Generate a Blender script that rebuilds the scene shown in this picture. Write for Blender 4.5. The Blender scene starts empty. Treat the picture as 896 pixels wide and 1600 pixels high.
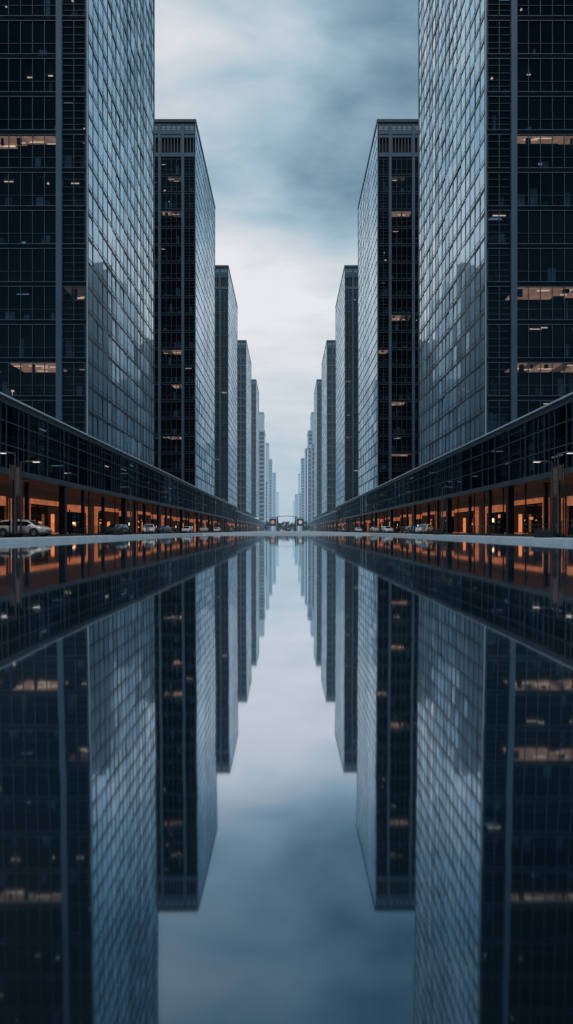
import bpy, math, random
from mathutils import Vector
R = math.radians
SC = bpy.context.scene
COL = SC.collection
F = 883.0            # focal length in photo pixels
EYE = 0.5

# ------------------------------------------------------------------ helpers
class MB:
    """collects faces, links them as one mesh object"""
    def __init__(self, s=1):
        self.v = []; self.f = []; self.s = s; self.sm = []
    def quad(self, a, b, c, d, smooth=False):
        n = len(self.v)
        self.v += [a, b, c, d]; self.f.append((n, n+1, n+2, n+3)); self.sm.append(smooth)
    def face(self, pts, smooth=False):
        n = len(self.v); self.v += list(pts); self.f.append(tuple(range(n, n+len(pts)))); self.sm.append(smooth)
    def box(self, x0, x1, y0, y1, z0, z1):
        n = len(self.v)
        self.v += [(x0,y0,z0),(x1,y0,z0),(x1,y1,z0),(x0,y1,z0),(x0,y0,z1),(x1,y0,z1),(x1,y1,z1),(x0,y1,z1)]
        for q in ((0,3,2,1),(4,5,6,7),(0,1,5,4),(1,2,6,5),(2,3,7,6),(3,0,4,7)):
            self.f.append(tuple(n+i for i in q)); self.sm.append(False)
    def bevbox(self, x0, x1, y0, y1, z0, z1, b):
        # box with chamfered vertical and top edges
        def ring(i, z): return [(x0+i+b,y0+i,z),(x1-i-b,y0+i,z),(x1-i,y0+i+b,z),(x1-i,y1-i-b,z),(x1-i-b,y1-i,z),(x0+i+b,y1-i,z),(x0+i,y1-i-b,z),(x0+i,y0+i+b,z)]
        rs = [ring(0,z0), ring(0,z1-b), ring(b,z1)]
        self.loft(rs, cap=True)
    def loft(self, rings, cap=False, smooth=False, closed=True):
        n = len(self.v); k = len(rings[0])
        for r in rings: self.v += list(r)
        for i in range(len(rings)-1):
            for j in range(k if closed else k-1):
                a = n+i*k+j; b = n+i*k+(j+1) % k
                self.f.append((a, b, b+k, a+k)); self.sm.append(smooth)
        if cap:
            self.f.append(tuple(n+j for j in reversed(range(k)))); self.sm.append(False)
            self.f.append(tuple(n+(len(rings)-1)*k+j for j in range(k))); self.sm.append(False)
    def tube(self, pts, r, seg=8, cap=True):
        pts = [Vector(p) for p in pts]; rings = []
        if not isinstance(r, (list, tuple)): r = [r]*len(pts)
        for i, p in enumerate(pts):
            d = (pts[min(i+1, len(pts)-1)]-pts[max(i-1, 0)]).normalized()
            up = Vector((0,0,1)) if abs(d.z) < .9 else Vector((1,0,0))
            a = d.cross(up).normalized(); b = d.cross(a).normalized()
            rings.append([tuple(p+(a*math.cos(t)+b*math.sin(t))*r[i]) for t in [2*math.pi*k/seg for k in range(seg)]])
        self.loft(rings, cap=cap, smooth=True)
    def disc(self, c, axis, r, h, seg=20, r2=None):
        # short cylinder along an axis letter
        rr = [r, r if r2 is None else r2]; rings = []
        for q, off in zip(rr, (-h/2, h/2)):
            ring = []
            for k in range(seg):
                t = 2*math.pi*k/seg; a, b = q*math.cos(t), q*math.sin(t)
                ring.append({'x': (c[0]+off, c[1]+a, c[2]+b), 'y': (c[0]+a, c[1]+off, c[2]+b), 'z': (c[0]+a, c[1]+b, c[2]+off)}[axis])
            rings.append(ring)
        self.loft(rings, cap=True)
    def build(self, name, mat, parent=None, loc=None):
        me = bpy.data.meshes.new(name)
        s = self.s
        me.from_pydata([(s*x, y, z) for x, y, z in self.v], [], self.f)
        if s < 0: me.flip_normals()
        me.polygons.foreach_set('use_smooth', self.sm)
        me.materials.append(mat); me.update()
        o = bpy.data.objects.new(name, me); COL.objects.link(o)
        if parent: o.parent = parent
        if loc: o.location = loc
        return o

def thing(name, label, cat, loc=(0,0,0), rz=0, group=None):
    o = bpy.data.objects.new(name, None); COL.objects.link(o)
    o.empty_display_size = .5
    o.location = loc; o.rotation_euler.z = rz
    o['label'] = label; o['category'] = cat
    if group: o['group'] = group
    return o
def struct(o): o['kind'] = 'structure'; return o
def copy_tree(o, parent=None):
    c = o.copy(); COL.objects.link(c); c.parent = parent
    for ch in list(o.children): copy_tree(ch, c)
    return c

# ------------------------------------------------------------------ materials
class NT:
    def __init__(self, name):
        self.m = bpy.data.materials.new(name); self.m.use_nodes = True
        self.t = self.m.node_tree; self.t.nodes.clear()
        self.m.cycles.emission_sampling = 'NONE'
    def n(self, typ, **kw):
        nd = self.t.nodes.new(typ)
        for k, v in kw.items():
            if k == 'inp':
                for a, b in v.items(): nd.inputs[a].default_value = b
            else: setattr(nd, k, v)
        return nd
    def l(self, a, b): self.t.links.new(a, b)
    def math(self, op, a, b=None, clamp=False):
        nd = self.n('ShaderNodeMath', operation=op, use_clamp=clamp)
        for i, q in enumerate((a, b)):
            if q is None: continue
            if isinstance(q, (int, float)): nd.inputs[i].default_value = q
            else: self.l(q, nd.inputs[i])
        return nd.outputs[0]
    def noise(self, scale, detail=3, vec=None, rough=.55):
        nd = self.n('ShaderNodeTexNoise', inp={'Scale': scale, 'Detail': detail, 'Roughness': rough})
        if vec is None:
            vec = self.n('ShaderNodeNewGeometry').outputs['Position']
        self.l(vec, nd.inputs['Vector']); return nd.outputs['Fac']
    def ramp(self, fac, stops):
        nd = self.n('ShaderNodeValToRGB'); e = nd.color_ramp.elements
        while len(e) < len(stops): e.new(.5)
        for el, (p, c) in zip(e, stops): el.position = p; el.color = (*c, 1)
        self.l(fac, nd.inputs[0]); return nd.outputs[0]
    def varied(self, col, amt=.25, scale=.6):
        f = self.noise(scale, 4)
        return self.ramp(f, [(.3, tuple(c*(1-amt) for c in col)), (.7, tuple(min(1, c*(1+amt)) for c in col))])
    def out(self, shader, haze=True):
        o = self.n('ShaderNodeOutputMaterial')
        if not haze:
            self.l(shader, o.inputs[0]); return self.m
        # haze painted into the material: blue emission mixed in with distance
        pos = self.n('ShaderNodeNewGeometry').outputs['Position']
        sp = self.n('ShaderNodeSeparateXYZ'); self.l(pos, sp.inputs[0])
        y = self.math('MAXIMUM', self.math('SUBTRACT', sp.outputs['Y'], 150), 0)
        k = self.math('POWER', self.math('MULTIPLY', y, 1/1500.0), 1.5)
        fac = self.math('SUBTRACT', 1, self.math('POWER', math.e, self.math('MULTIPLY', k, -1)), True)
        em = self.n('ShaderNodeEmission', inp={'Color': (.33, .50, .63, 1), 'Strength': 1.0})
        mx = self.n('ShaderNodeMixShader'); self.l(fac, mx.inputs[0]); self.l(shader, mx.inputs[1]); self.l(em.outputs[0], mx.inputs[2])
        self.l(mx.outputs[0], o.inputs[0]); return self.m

def simple(name, col, rough=.5, metal=0., amt=.2, scale=.8, emit=None, spec=.5, haze=True, coat=0.):
    t = NT(name)
    p = t.n('ShaderNodeBsdfPrincipled', inp={'Roughness': rough, 'Metallic': metal, 'Specular IOR Level': spec, 'Coat Weight': coat})
    t.l(t.varied(col, amt, scale), p.inputs['Base Color'])
    if emit:
        ec, es = emit
        e = t.varied(ec, .3, .9); t.l(e, p.inputs['Emission Color']); p.inputs['Emission Strength'].default_value = es
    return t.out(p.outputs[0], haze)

def mirror_glass(name, tint, body, minr, rough=.03, top=1.0, soft=0):
    t = NT(name)
    g = t.n('ShaderNodeBsdfGlossy', inp={'Roughness': rough})
    # panes come from different batches: slight change of coating pane by pane
    at = t.n('ShaderNodeNewGeometry').outputs['Random Per Island']
    t.l(t.ramp(at, [(0, tuple(c*.62 for c in tint)), (.35, tuple(c*.9 for c in tint)), (.8, tint), (1, tuple(min(1, c*1.25) for c in tint))]), g.inputs['Color'])
    d = t.n('ShaderNodeBsdfDiffuse')
    wn = t.n('ShaderNodeTexWhiteNoise', noise_dimensions='1D'); t.l(at, wn.inputs['W'])
    mc = t.n('ShaderNodeMix', data_type='RGBA', blend_type='MULTIPLY'); mc.inputs[0].default_value = 1
    t.l(t.varied(body, .3, .15), mc.inputs[6]); t.l(t.ramp(wn.outputs['Value'], [(0, (.5,)*3), (1, (1.15,)*3)]), mc.inputs[7]); t.l(mc.outputs[2], d.inputs['Color'])
    lw = t.n('ShaderNodeLayerWeight', inp={'Blend': .5})
    fac = t.math('ADD', t.math('MULTIPLY', t.math('POWER', lw.outputs['Facing'], 2.0), top-minr), minr, True)
    if soft:
        g2 = t.n('ShaderNodeBsdfGlossy', inp={'Roughness': .3}); t.l(g.inputs['Color'].links[0].from_socket, g2.inputs['Color'])
        gm = t.n('ShaderNodeMixShader', inp={0: soft}); t.l(g.outputs[0], gm.inputs[1]); t.l(g2.outputs[0], gm.inputs[2]); g = gm
    mx = t.n('ShaderNodeMixShader'); t.l(fac, mx.inputs[0]); t.l(d.outputs[0], mx.inputs[1]); t.l(g.outputs[0], mx.inputs[2])
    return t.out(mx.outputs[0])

def clear_glass(name, tint, refl=.05):
    t = NT(name)
    tr = t.n('ShaderNodeBsdfTransparent', inp={'Color': (*tint, 1)})
    g = t.n('ShaderNodeBsdfGlossy', inp={'Roughness': .03, 'Color': (.5, .7, .85, 1)})
    lw = t.n('ShaderNodeLayerWeight', inp={'Blend': .5})
    fac = t.math('ADD', t.math('MULTIPLY', t.math('POWER', lw.outputs['Facing'], 4.0), .3), refl, True)
    mx = t.n('ShaderNodeMixShader'); t.l(fac, mx.inputs[0]); t.l(tr.outputs[0], mx.inputs[1]); t.l(g.outputs[0], mx.inputs[2])
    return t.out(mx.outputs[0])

M = {}
M['side_glass'] = mirror_glass('side_glass', (.74, .90, 1.0), (.36, .58, .76), .56, .045, .96, .36)
M['front_glass'] = clear_glass('front_glass', (.55, .66, .75), .035)
M['front_dark'] = mirror_glass('front_dark', (.5, .65, .8), (.006, .012, .02), .05)
M['podium_glass'] = clear_glass('podium_glass', (.45, .56, .66), .025)
M['frame_dark'] = simple('frame_dark', (.006, .016, .026), .4, .3)
M['mullion'] = simple('mullion', (.065, .115, .16), .45, .3)
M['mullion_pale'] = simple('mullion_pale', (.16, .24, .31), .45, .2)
M['pier'] = simple('pier', (.08, .145, .21), .5, .2, .12, .2)
M['interior'] = simple('interior', (.002, .008, .015), .9, 0, .5, .4)
M['slab'] = simple('slab', (.010, .024, .04), .8, 0, .3, .5)
M['coping'] = simple('coping', (.30, .41, .50), .4, .1, .15, .3)
M['fascia'] = simple('fascia', (.07, .10, .13), .4, .3, .2, .4)
M['louvre'] = simple('louvre', (.13, .19, .25), .5, .2)
M['clerestory'] = simple('clerestory', (.35, .45, .52), .3, 0, .2, 1.5)
M['roof'] = simple('roof', (.06, .07, .08), .8)
M['column'] = simple('column', (.004, .010, .018), .35, .2, .2, 2)
M['brown'] = simple('brown', (.10, .07, .06), .55, 0, .2, .7, emit=((.040, .020, .016), .35))  # warm lamplight on jambs and beams painted in as faint emission
M['wall_dark'] = simple('wall_dark', (.05, .036, .034), .6, 0, .25, .5, emit=((.016, .009, .008), .5))  # faint emission stands in for lamplight on the wall
M['orange'] = simple('orange', (.35, .14, .07), .5, 0, .15, .6, emit=((.40, .120, .05), .75))  # lit look put into the material: panels emit without being lamps
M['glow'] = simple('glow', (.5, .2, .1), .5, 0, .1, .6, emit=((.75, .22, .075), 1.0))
M['hot'] = simple('hot', (.6, .4, .3), .5, 0, .1, 2, emit=((1.0, .62, .36), 1.6))
M['warm_ceiling'] = simple('warm_ceiling', (.2, .14, .11), .7, 0, .2, .6, emit=((.24, .122, .08), 1.15))  # room light on the ceiling painted as emission
M['dim_ceiling'] = simple('dim_ceiling', (.12, .09, .08), .7, 0, .3, 1.2, emit=((.085, .050, .040), .8))  # weaker painted glow for the less brightly lit ceilings
M['furniture'] = simple('furniture', (.10, .14, .18), .7, 0, .5, 1)
M['warm_strip'] = simple('warm_strip', (.5, .4, .3), .5, 0, .2, 2, emit=((.95, .55, .38), 1.0))
M['cool_strip'] = simple('cool_strip', (.3, .35, .4), .5, 0, .3, .8, emit=((.12, .19, .25), .8))
M['soffit'] = simple('soffit', (.09, .06, .05), .7, 0, .3, .5, emit=((.016, .009, .007), .8))  # warm light on the underside painted in as emission
M['doors'] = mirror_glass('doors', (.5, .6, .7), (.004, .008, .013), .06)
M['stone'] = simple('stone', (.44, .53, .60), .75, 0, .14, .9, spec=.15)
M['stone_face'] = simple('stone_face', (.46, .57, .66), .7, 0, .10, .6, spec=.15)
M['asphalt'] = simple('asphalt', (.035, .042, .05), .45, 0, .35, .5)
M['tiles'] = simple('tiles', (.10, .10, .105), .35, 0, .2, .7)
M['ground'] = simple('ground', (.10, .12, .14), .6, 0, .2, .05)
M['silver'] = simple('silver', (.66, .63, .61), .32, .15, .05, 2, coat=.6)
M['white_paint'] = simple('white_paint', (.8, .81, .82), .3, 0, .04, 2, coat=.6)
M['dark_paint'] = simple('dark_paint', (.02, .025, .03), .25, .2, .1, 2, coat=.8)
M['blue_paint'] = simple('blue_paint', (.05, .09, .14), .25, .3, .1, 2, coat=.8)
M['car_glass'] = mirror_glass('car_glass', (.6, .7, .8), (.004, .006, .009), .08)
M['rubber'] = simple('rubber', (.012, .012, .013), .8)
M['rim'] = simple('rim', (.28, .29, .31), .35, .8)
M['lamp_white'] = simple('lamp_white', (.8, .8, .8), .3, 0, .05, 3, emit=((1., .93, .86), 1.1))
M['tail'] = simple('tail', (.35, .03, .02), .3, 0, .1, 3, emit=((.6, .04, .02), .3))
M['pole'] = simple('pole', (.012, .017, .024), .4, .4)
M['pole_pale'] = simple('pole_pale', (.16, .20, .24), .4, .4)
M['lamp_head'] = simple('lamp_head', (.16, .12, .11), .4, .3, .2, 2)
M['banner'] = simple('banner', (.11, .075, .07), .7, 0, .2, 1.5)
M['mark'] = simple('mark', (.34, .30, .28), .6, 0, .1, 3)
M['rail'] = simple('rail', (.06, .07, .08), .4, .5)
M['rail_pale'] = simple('rail_pale', (.35, .40, .44), .4, .4)
M['wood'] = simple('wood', (.16, .085, .05), .6, 0, .3, 4)
M['planter'] = simple('planter', (.008, .011, .016), .6, 0, .3, 3)
M['leaf'] = simple('leaf', (.014, .022, .018), .6, 0, .5, 1.2)
M['bark'] = simple('bark', (.04, .035, .03), .9, 0, .3, 3)
M['gate'] = simple('gate', (.03, .045, .06), .5, .3, .2, .5)
M['gate_pale'] = simple('gate_pale', (.30, .38, .45), .5, .3, .2, .5)
M['board'] = simple('board', (.035, .018, .018), .5, 0, .2, .4)
M['disc_pink'] = simple('disc_pink', (.6, .3, .25), .5, 0, .1, .4, emit=((.62, .30, .24), .45))
M['disc_white'] = simple('disc_white', (.7, .65, .65), .5, 0, .1, .4, emit=((.70, .58, .58), .45))
M['far_dark'] = mirror_glass('far_dark', (.5, .65, .8), (.012, .022, .032), .10)
M['trim'] = simple('trim', (.42, .52, .60), .4, .3, .1, .3)
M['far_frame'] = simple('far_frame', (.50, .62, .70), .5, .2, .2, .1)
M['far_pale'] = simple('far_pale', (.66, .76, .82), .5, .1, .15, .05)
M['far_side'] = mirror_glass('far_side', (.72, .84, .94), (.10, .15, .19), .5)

# ------------------------------------------------------------------ towers
TX = 27.0; Z0 = 13.35; H = 122.6; NST = 19
PIERS = [(3.4, 4.2), (10.3, 11.1), (17.2, 18.0), (24.1, 24.9)]
BAYS = [(.3, 3.4, 2), (4.2, 10.3, 4), (11.1, 17.2, 4), (18.0, 24.1, 4)]
W = 24.9

def tower(s, y0, y1, label, group, lit, seed, detail=2, specks=0, PIERS=PIERS, BAYS=BAYS, H=H):
    """lit: {storey: list of bay indices}; detail 2 = framed bay windows, 1 = bays only"""
    rnd = random.Random(seed)
    L = y1-y0; CROWN = H-11.3; SH = (CROWN-Z0)/NST
    root = thing('office_tower', label, 'office tower', (s*TX, y0, 0), group=group)
    mb = lambda: MB(s)
    # closed dark shell: rear wall, outer wall, core and roof
    b = mb(); b.box(.4, W-.1, L-.25, L, Z0, H-.9); b.build('rear_wall', M['front_dark'], root)
    b = mb(); b.box(W-.1, W+.15, .2, L, Z0, H-.9); b.build('outer_wall', M['front_dark'], root)
    b = mb(); b.box(1.2, W-.6, 5.6, L-1, Z0, CROWN); b.build('core', M['interior'], root)
    b = mb(); b.box(.15, W-.15, .35, L-.3, H-1.6, H-1.2); b.build('roof', M['roof'], root)
    # piers on the front, running down through the podium hall
    for (a, c) in PIERS:
        b = mb(); b.box(a, c, -.30, .45, 6.5, H-1.5); b.build('pier', M['pier'], root)
    b = mb(); b.box(-.05, .3, -.03, .32, Z0, H-.85); b.build('corner_post', M['frame_dark'], root)
    b = mb(); b.box(-.09, .09, -.14, -.032, Z0, H-.85); b.build('corner_trim', M['trim'], root)
    b = mb(); b.box(-.10, .22, L-.2, L+.12, Z0, H-.85); b.build('corner_post', M['frame_dark'], root)
    # floors
    for k in range(NST+1):
        z = Z0+k*SH
        b = mb(); b.box(.3, W-.2, .17, 5.5, z-.30, z+.25); b.build('floor_slab', M['slab'], root)
    # front bay windows
    for k in range(NST):
        z = Z0+k*SH
        for bi, (u0, u1, n) in enumerate(BAYS):
            g = mb()
            w = (u1-u0)/n
            for j in range(n):
                e = [rnd.uniform(-.006, .006) for _ in range(4)]
                g.quad((u0+j*w, .12+e[0], z+.25), (u0+(j+1)*w, .12+e[1], z+.25), (u0+(j+1)*w, .12+e[2], z+SH-.3), (u0+j*w, .12+e[3], z+SH-.3))
            win = g.build('window', M['front_glass'] if detail == 2 else M['front_dark'], root)
            fr = mb()
            fr.box(u0, u1, -.06, .10, z+.23, z+.34)
            fr.box(u0, u1, -.06, .10, z+SH-.42, z+SH-.31)
            hz = (.33,) if bi else (.2, .36, .55, .75)
            for q in (hz if detail == 2 else (.33,)):
                fr.box(u0, u1, .0, .085, z+SH*q, z+SH*q+.055)
            for j in range(0, n+1):
                fr.box(u0+j*w-.042, u0+j*w+.042, -.05, .095, z+.34, z+SH-.42)
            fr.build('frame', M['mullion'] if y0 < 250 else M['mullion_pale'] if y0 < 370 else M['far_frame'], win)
            if bi in lit.get(k, ()):
                frac = rnd.choice((1, 1, .7)) if bi else 1
                ua = u0+.1; ub = u1-.1
                if bi == 1 and frac < 1: ub = u0+(u1-u0)*frac
                nseg = n if y0 < 100 else 2
                segs = sorted(set([ua, ub]+[ua+(ub-ua)*q/nseg for q in range(1, nseg) if rnd.random() < .45]))
                keep = 0
                for sa, sb in zip(segs, segs[1:]):
                    if rnd.random() < (.08 if y0 < 100 else .22) and keep: continue
                    keep += 1
                    dep = min(4.2, rnd.uniform(.8, 1.7)*y0/z)
                    b = mb(); b.box(sa+.04, sb-.04, .3, .3+dep, z+SH-.44, z+SH-.34); lc = b.build('lit_ceiling', M['warm_ceiling' if rnd.random() < .6 else 'dim_ceiling'], root)
                    b = mb()
                    for q in range(rnd.randint(1, 2)):
                        v = .35+dep*rnd.uniform(.1, .85)
                        a = sa+rnd.uniform(0, .6)*(sb-sa); c = min(sb-.1, a+rnd.uniform(.5, 2.6))
                        if c-a > .3: b.box(a, c, v, v+.06+dep*.05, z+SH-.52, z+SH-.45)
                    if b.f: b.build('ceiling_light', M['warm_strip'], lc)
                    if rnd.random() < .6:
                        b = mb(); a = rnd.uniform(sa, max(sa+.01, sb-1)); b.box(a, a+rnd.uniform(.15, .9), .5, .8, z+SH-rnd.uniform(.8, 1.9), z+SH-.45); b.build('partition', M['slab'], root)
    # a few desk and pendant lamps left on behind the dark glass
    for q in range(specks):
        k = rnd.randrange(NST); u0, u1, n = BAYS[rnd.choice((0, 1, 1, 1, 2))]
        u = rnd.uniform(u0+.2, u1-.6); z = Z0+k*SH; v = rnd.uniform(.6, 3)
        b = mb(); t = rnd.random()
        if t < .5: b.box(u, u+rnd.uniform(.5, 1.9), v, v+.12, z+SH-.55, z+SH-.45)
        elif t < .75:
            zt = z+SH*rnd.uniform(.45, .8); b.tube([(u, v, zt), (u, v, zt+.22)], [.16, .05], 8)
        else:
            zt = z+rnd.uniform(1.0, 1.5); b.box(u, u+.5, v, v+.05, zt, zt+.3); b.box(u+.22, u+.28, v, v+.05, z+.3, zt)
        b.build('interior_lamp', M['warm_strip'] if rnd.random() < .7 else M['cool_strip'], root)
    # furniture silhouettes, mostly desks, shelves and partitions
    b = mb()
    for q in range(150 if detail == 2 else 0):
        k = rnd.randrange(NST); u0, u1, n = BAYS[rnd.choice((0, 1, 1, 2))]; z = Z0+k*SH+.25
        u = rnd.uniform(u0, u1-.8); v = rnd.uniform(.5, 3.5); w = rnd.uniform(.1, 1.3); h = rnd.uniform(.5, 3.2)
        b.box(u, u+w, v, v+rnd.uniform(.05, .5), z, z+h)
    if b.f: b.build('furniture', M['furniture'], root)['kind'] = 'stuff'
    # crown: band, louvres, ledge, clerestory, parapet
    b = mb(); b.box(.3, W-.1, -.12, .3, CROWN+.32, CROWN+1.5); b.build('crown_band', M['pier'], root)
    b = mb(); b.box(.3, W-.1, .55, .7, CROWN+1.5, CROWN+6.0); b.build('louvre_backing', M['interior'], root)
    b = mb()
    u = .55
    while u < W-.4:
        if not any(a-.25 < u < c+.1 for a, c in PIERS): b.box(u, u+.16, -.05, .5, CROWN+1.5, CROWN+6.0)
        u += .95
    b.build('louvre', M['louvre'], root)
    b = mb(); b.box(.3, W-.1, -.1, .4, CROWN+6.0, CROWN+8.1); b.build('crown_wall', M['pier'], root)
    b = mb(); b.box(.3, W-.1, -.22, -.1, CROWN+6.9, CROWN+7.15); b.build('ledge', M['mullion'], root)
    b = mb()
    for (u0, u1, n) in BAYS:
        w = (u1-u0)/n
        for j in range(n):
            for zz in (CROWN+8.2, CROWN+8.85): b.box(u0+j*w+.2, u0+(j+1)*w-.2, -.12, .1, zz, zz+.45)
    b.build('clerestory', M['clerestory'], root)
    b = mb(); b.box(.3, W-.1, -.08, .35, CROWN+8.1, H-.85); b.build('crown_wall', M['fascia'], root)
    b = mb(); b.box(-.2, W+.2, -.35, L+.25, H-.85, H); b.build('parapet', M['fascia'], root)
    # street side: ribbon windows of mirror glass, one per storey of 3.5 m
    ns = 29; sh = (CROWN-Z0)/ns; z_top = H-.85
    ncol = max(8, round(L/2.1)); pw = L/ncol
    k = 0; z = Z0
    while z < z_top-1.0:
        zt = min(z+sh, z_top)
        g = mb()
        for j in range(ncol):
            e = [rnd.gauss(0, .0042)*pw for _ in range(2)]; e2 = rnd.gauss(0, .009 if y0 < 100 else .003)*sh
            v0 = j*pw; v1 = v0+pw
            g.quad((e[0], v0, z+.1), (e[1], v1, z+.1), (e[1]+e2, v1, zt-.1), (e[0]+e2, v0, zt-.1))
        win = g.build('window', M['side_glass'], root)
        fr = mb()
        near = y0 < 100
        fr.box(-.05, .02, .1, L-.1, z-.2, z+.2)
        if near: fr.box(-.03, .015, .1, L-.1, z+.62, z+.69)
        pr, hw = (.04, .09) if near else (.018, .06)
        for j in range(1, ncol):
            fr.box(-pr, .012, j*pw-hw, j*pw+hw, z+.12, zt-.12)
        fr.build('frame', M['frame_dark'], win)
        z += sh; k += 1
    b = mb(); b.box(.15, .3, .3, L-.25, Z0, H-.9); b.build('side_backing', M['interior'], root)
    return root

DT = [(76.7, 115.2), (168.0, 213.0), (262.0, 310.0), (378.5, 433.0), (502.0, 554.0)]
WORD = ['nearest', 'second', 'third', 'fourth', 'fifth']
G = 'glass office towers along the pool avenue'
LIT = {
 (-1, 0): {7: [1], 3: [0], 1: [1]},
 (1, 0): {7: [1], 3: [1], 1: [1]},
 (-1, 1): {17: [1], 15: [1], 7: [1], 5: [1], 2: [1]},
 (1, 1): {17: [1], 15: [1], 9: [1], 7: [0], 4: [1], 1: [1]},
 (-1, 2): {9: [0], 3: [1]}, (1, 2): {10: [0], 5: [0], 2: [1]},
 (-1, 3): {}, (1, 3): {}, (-1, 4): {}, (1, 4): {},
}
for s, sw in ((-1, 'left'), (1, 'right')):
    for i, (a, c) in enumerate(DT):
        if i == 0: lab = f'huge dark glass tower with warm lit storeys, nearest in the {sw} row'
        elif i == 1: lab = f'second glass tower from the camera on the {sw}, louvred crown fully in view'
        else: lab = f'{WORD[i]} glass tower from the camera in the {sw} row, flat roof and bright street face'
        kw = dict(PIERS=[PIERS[0], PIERS[2], PIERS[3]], BAYS=[BAYS[0], (4.2, 17.2, 8), BAYS[3]]) if i == 0 else {}
        tower(s, a, c, lab, G, LIT[(s, i)], 11+i*7+(s > 0)*3, 2 if i < 3 else 1, (34, 14, 7, 4, 2)[i], H=(122.6, 122.6, 123.4, 128.0, 134.8)[i], **kw)

# far towers, hazier and simpler: body, floor bands, corner fins, roof
def far_tower(s, u0, u1, y0, depth, top, label, style, bands=True, gap=None):
    root = thing('distant_tower', label, 'tower', (s*(u0+u1)/2, y0, 0), group='hazy towers far down the avenue')
    w = (u1-u0)/2
    body = {'dark': M['far_dark'], 'pale': M['far_pale']}[style]
    b = MB(s); b.box(-w, w, 0, depth, 0, top); b.build('glass_body' if style == 'dark' else 'wall', body, root)
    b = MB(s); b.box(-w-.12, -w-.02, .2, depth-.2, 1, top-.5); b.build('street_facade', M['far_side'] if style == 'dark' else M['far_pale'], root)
    b = MB(s); b.box(-w-.4, w+.4, -.5, depth+.3, top, top+1.6); b.build('roof', M['far_frame'], root)
    if style == 'dark':
        for e in (-w, w): 
            b = MB(s); b.box(e-.5, e+.5, -.6, -.02, 0, top-.2); b.build('corner_fin', M['far_frame'], root)
    if bands:
        rnd = random.Random(int(y0)); z = 6
        while z < top-2:
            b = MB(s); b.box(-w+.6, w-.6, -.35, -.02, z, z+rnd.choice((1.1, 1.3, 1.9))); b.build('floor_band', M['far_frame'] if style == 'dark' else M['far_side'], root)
            z += 5.2
    if gap:
        b = MB(s); b.box(-w-.6, w+.6, -.8, depth*.5, gap, gap+4); b.build('white_storey', M['far_pale'], root)
for a in [
 (-1, 27.0, 33.5, 690, 40, 121, 'slim banded tower just beyond the fifth tower of the left row', 'dark'),
 (-1, 30.2, 36.0, 745, 30, 155, 'pale blank slab rising behind the slim banded tower at left', 'pale', False),
 (-1, 27.2, 36.0, 800, 40, 69, 'low dark block at the foot of the left skyline', 'dark'),
 (-1, 27.6, 34.0, 870, 30, 134, 'pale narrow slab between two banded towers at left', 'pale', False),
 (-1, 27.0, 35.5, 1036, 50, 130, 'tall pale banded tower in the distant left skyline', 'dark'),
 (-1, 27.0, 37.0, 1402, 60, 143, 'banded tower second from the gap in the left skyline', 'dark'),
 (-1, 27.0, 37.0, 1907, 60, 129, 'faint slender tower at the end of the left skyline', 'pale', False),
 (1, 29.0, 36.0, 640, 40, 98, 'lower banded block tucked beside the fifth tower of the right row', 'dark'),
 (1, 32.0, 39.0, 720, 40, 150, 'pale blank slab behind the fifth tower of the right row', 'pale', False),
 (1, 27.0, 32.0, 700, 40, 123, 'slim dark tower with one white storey in the right skyline', 'dark', True, 103),
 (1, 26.8, 31.0, 795, 40, 115, 'narrow plain tower beside the white storey tower', 'dark', False),
 (1, 27.0, 34.5, 1036, 50, 132, 'tall banded tower in the distant right skyline', 'dark'),
 (1, 25.0, 33.5, 1100, 40, 72, 'low banded block in front of the distant right skyline', 'dark'),
 (1, 27.0, 30.5, 1255, 40, 126, 'very slender tower rising behind the low banded block', 'pale', False),
 (1, 27.0, 38.0, 1834, 60, 118, 'hazy squat tower near the end of the right skyline', 'dark', False),
 (1, 27.0, 36.0, 2384, 60, 124, 'faintest tower closing the right skyline', 'pale', False),
]: far_tower(*a)

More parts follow.
